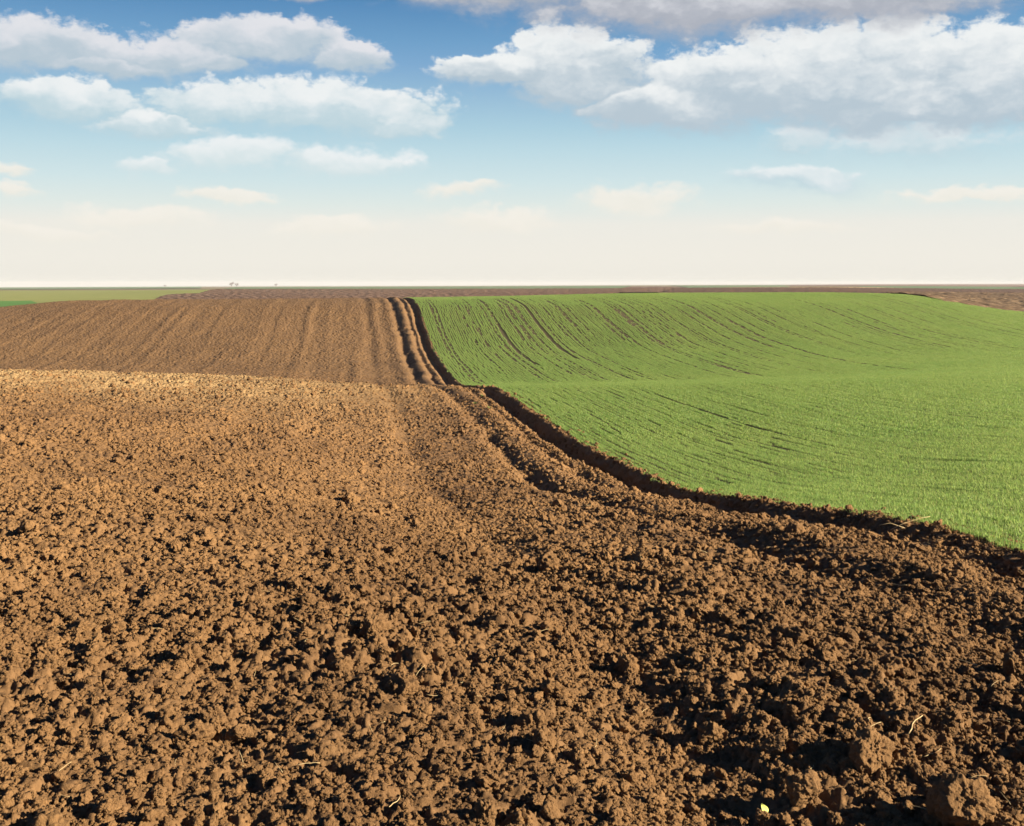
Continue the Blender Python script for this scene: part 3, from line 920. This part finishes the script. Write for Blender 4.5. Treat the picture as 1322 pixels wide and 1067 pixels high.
        lit = t.m('ADD', t.m('ADD', t.m('MULTIPLY', hgt, .80), .30), t.m('ADD', t.m('MULTIPLY', slope, 1.1), t.m('MULTIPLY', puff, .9)))
        col = t.mix(t.rng(lit, 0, 1, 0, 1, True), foot, top)
        return t.mix(a, base, col)

    g = 1.0
    base = layer(base, [(815, 264, 95, 34), (640, 292, 110, 28), (430, 302, 90, 22), (175, 286, 100, 28), (600, 248, 60, 18), (15, 250, 40, 16),
                        (10, 222, 40, 14), (300, 255, 70, 14), (1000, 300, 120, 14), (1260, 250, 110, 14), (60, 305, 120, 14)],
                 CLOUD_CREAM, SKY_CREAM, .85, .5)
    base = layer(base, [(1170, 196, 135, 34), (1030, 192, 50, 30), (1030, 236, 100, 28)], CLOUD_WHITE, CLOUD_FOOT, .85, .5)
    base = layer(base, [(310, 206, 110, 34), (440, 214, 115, 30), (190, 214, 50, 18)], CLOUD_WHITE, CLOUD_PALE, .9, .45)
    base = layer(base, [(430, 150, 170, 48), (300, 140, 120, 34), (90, 133, 95, 32), (520, 163, 75, 28), (200, 160, 90, 26)],
                 CLOUD_WHITE, CLOUD_FOOT, .97, .27)
    base = layer(base, [(1110, 118, 250, 92), (960, 122, 150, 70), (1300, 122, 150, 70), (1180, 145, 230, 55), (745, 100, 110, 66), (640, 96, 85, 28), (860, 140, 150, 46)],
                 CLOUD_WHITE, CLOUD_GREY, 1.0, .22)
    base = layer(base, [(40, 68, 130, 48), (230, 82, 130, 36), (340, 62, 135, 40), (450, 80, 60, 30), (140, 90, 150, 24)], CLOUD_DIM, CLOUD_GREY, .97, .27)
    base = layer(base, [(920, 8, 310, 76), (650, -8, 210, 46), (1120, 4, 190, 66), (390, -6, 65, 20)], CLOUD_DIM, CLOUD_DARK, 1.0, .30)
    # pale air along the horizon lies in front of the clouds, kept weak outside the view
    f3 = t.rng(V, .25, .95, 1, 0, True)
    base = t.mix(t.m('MULTIPLY', t.m('MULTIPLY', f3, .6), side), base, SKY_CREAM)
    t.nt.links.new(base, bg.inputs['Color'])
    bg.inputs['Strength'].default_value = SKY_STRENGTH
    w.cycles.sampling_method = 'MANUAL'; w.cycles.sample_map_resolution = 512


def build_haze():
    import bmesh
    bm = bmesh.new(); bmesh.ops.create_cube(bm, size=1)
    lo, hi = (-3200, -60, -13), (3200, 3300, 5)
    for v in bm.verts:
        v.co = [lo[i] if v.co[i] < 0 else hi[i] for i in range(3)]
    me = bpy.data.meshes.new('haze'); bm.to_mesh(me); bm.free()
    m = bpy.data.materials.new('haze'); m.use_nodes = True
    nt = m.node_tree; nt.nodes.remove(nt.nodes['Principled BSDF'])
    v = nt.nodes.new('ShaderNodeVolumePrincipled')
    v.inputs['Color'].default_value = (.80, .81, .83, 1); v.inputs['Density'].default_value = HAZE
    nt.links.new(v.outputs[0], nt.nodes['Material Output'].inputs['Volume'])
    me.materials.append(m)
    o = bpy.data.objects.new('haze', me); COL.objects.link(o)
    tag(o, 'thin pale air over the far fields', kind='stuff')


HAZE = .00018


def sc(rgb):
    """a picture colour (0-255) as sky radiance before strength and exposure"""
    lin = [((c/255 + .055)/1.055)**2.4 if c > 10 else c/255/12.92 for c in rgb]
    return tuple(v / SKY_STRENGTH / 2**EXPOSURE for v in lin)


EXPOSURE = 1.8
SKY_STRENGTH = .06
SKY_TINT = (.14, .24, .40)
SKY_PALE = sc((168, 212, 230))
SKY_CREAM = sc((240, 236, 225))
CLOUD_WHITE = sc((240, 243, 243))
CLOUD_CREAM = sc((246, 241, 231))
CLOUD_PALE = sc((214, 228, 230))
CLOUD_FOOT = sc((192, 214, 222))
CLOUD_GREY = sc((184, 200, 211))
CLOUD_DIM = sc((228, 229, 233))
CLOUD_DARK = sc((174, 179, 190))


def build_light_and_camera():
    l = bpy.data.lights.new('sun', 'SUN'); l.energy = 5.0; l.angle = R(.5); l.color = (1, .86, .66)
    o = bpy.data.objects.new('sun', l); COL.objects.link(o)
    o.rotation_euler = (math.pi/2 - SUN_EL, 0, math.pi - SUN_AZ)
    c = bpy.data.cameras.new('camera'); c.sensor_width = 36; c.lens = F*36/1322
    c.shift_y = -(1067/2 - EYE)/1322; c.clip_start = .05; c.clip_end = 8000
    o = bpy.data.objects.new('camera', c); COL.objects.link(o)
    o.location = (0, 0, CAM_H); o.rotation_euler = (math.pi/2, 0, 0)
    S.camera = o


build_ploughed()
build_wheat_ground()
build_clods()
build_named_clods()
build_wheat()
build_far()
build_trees()
build_straw()
build_haze()
build_world()
build_light_and_camera()
S.render.engine = 'CYCLES'
S.cycles.use_denoising = True
S.cycles.max_bounces = 5
S.cycles.diffuse_bounces = 3
S.view_settings.view_transform = 'Standard'
S.view_settings.look = 'None'
S.view_settings.exposure = EXPOSURE
S.view_settings.gamma = 1
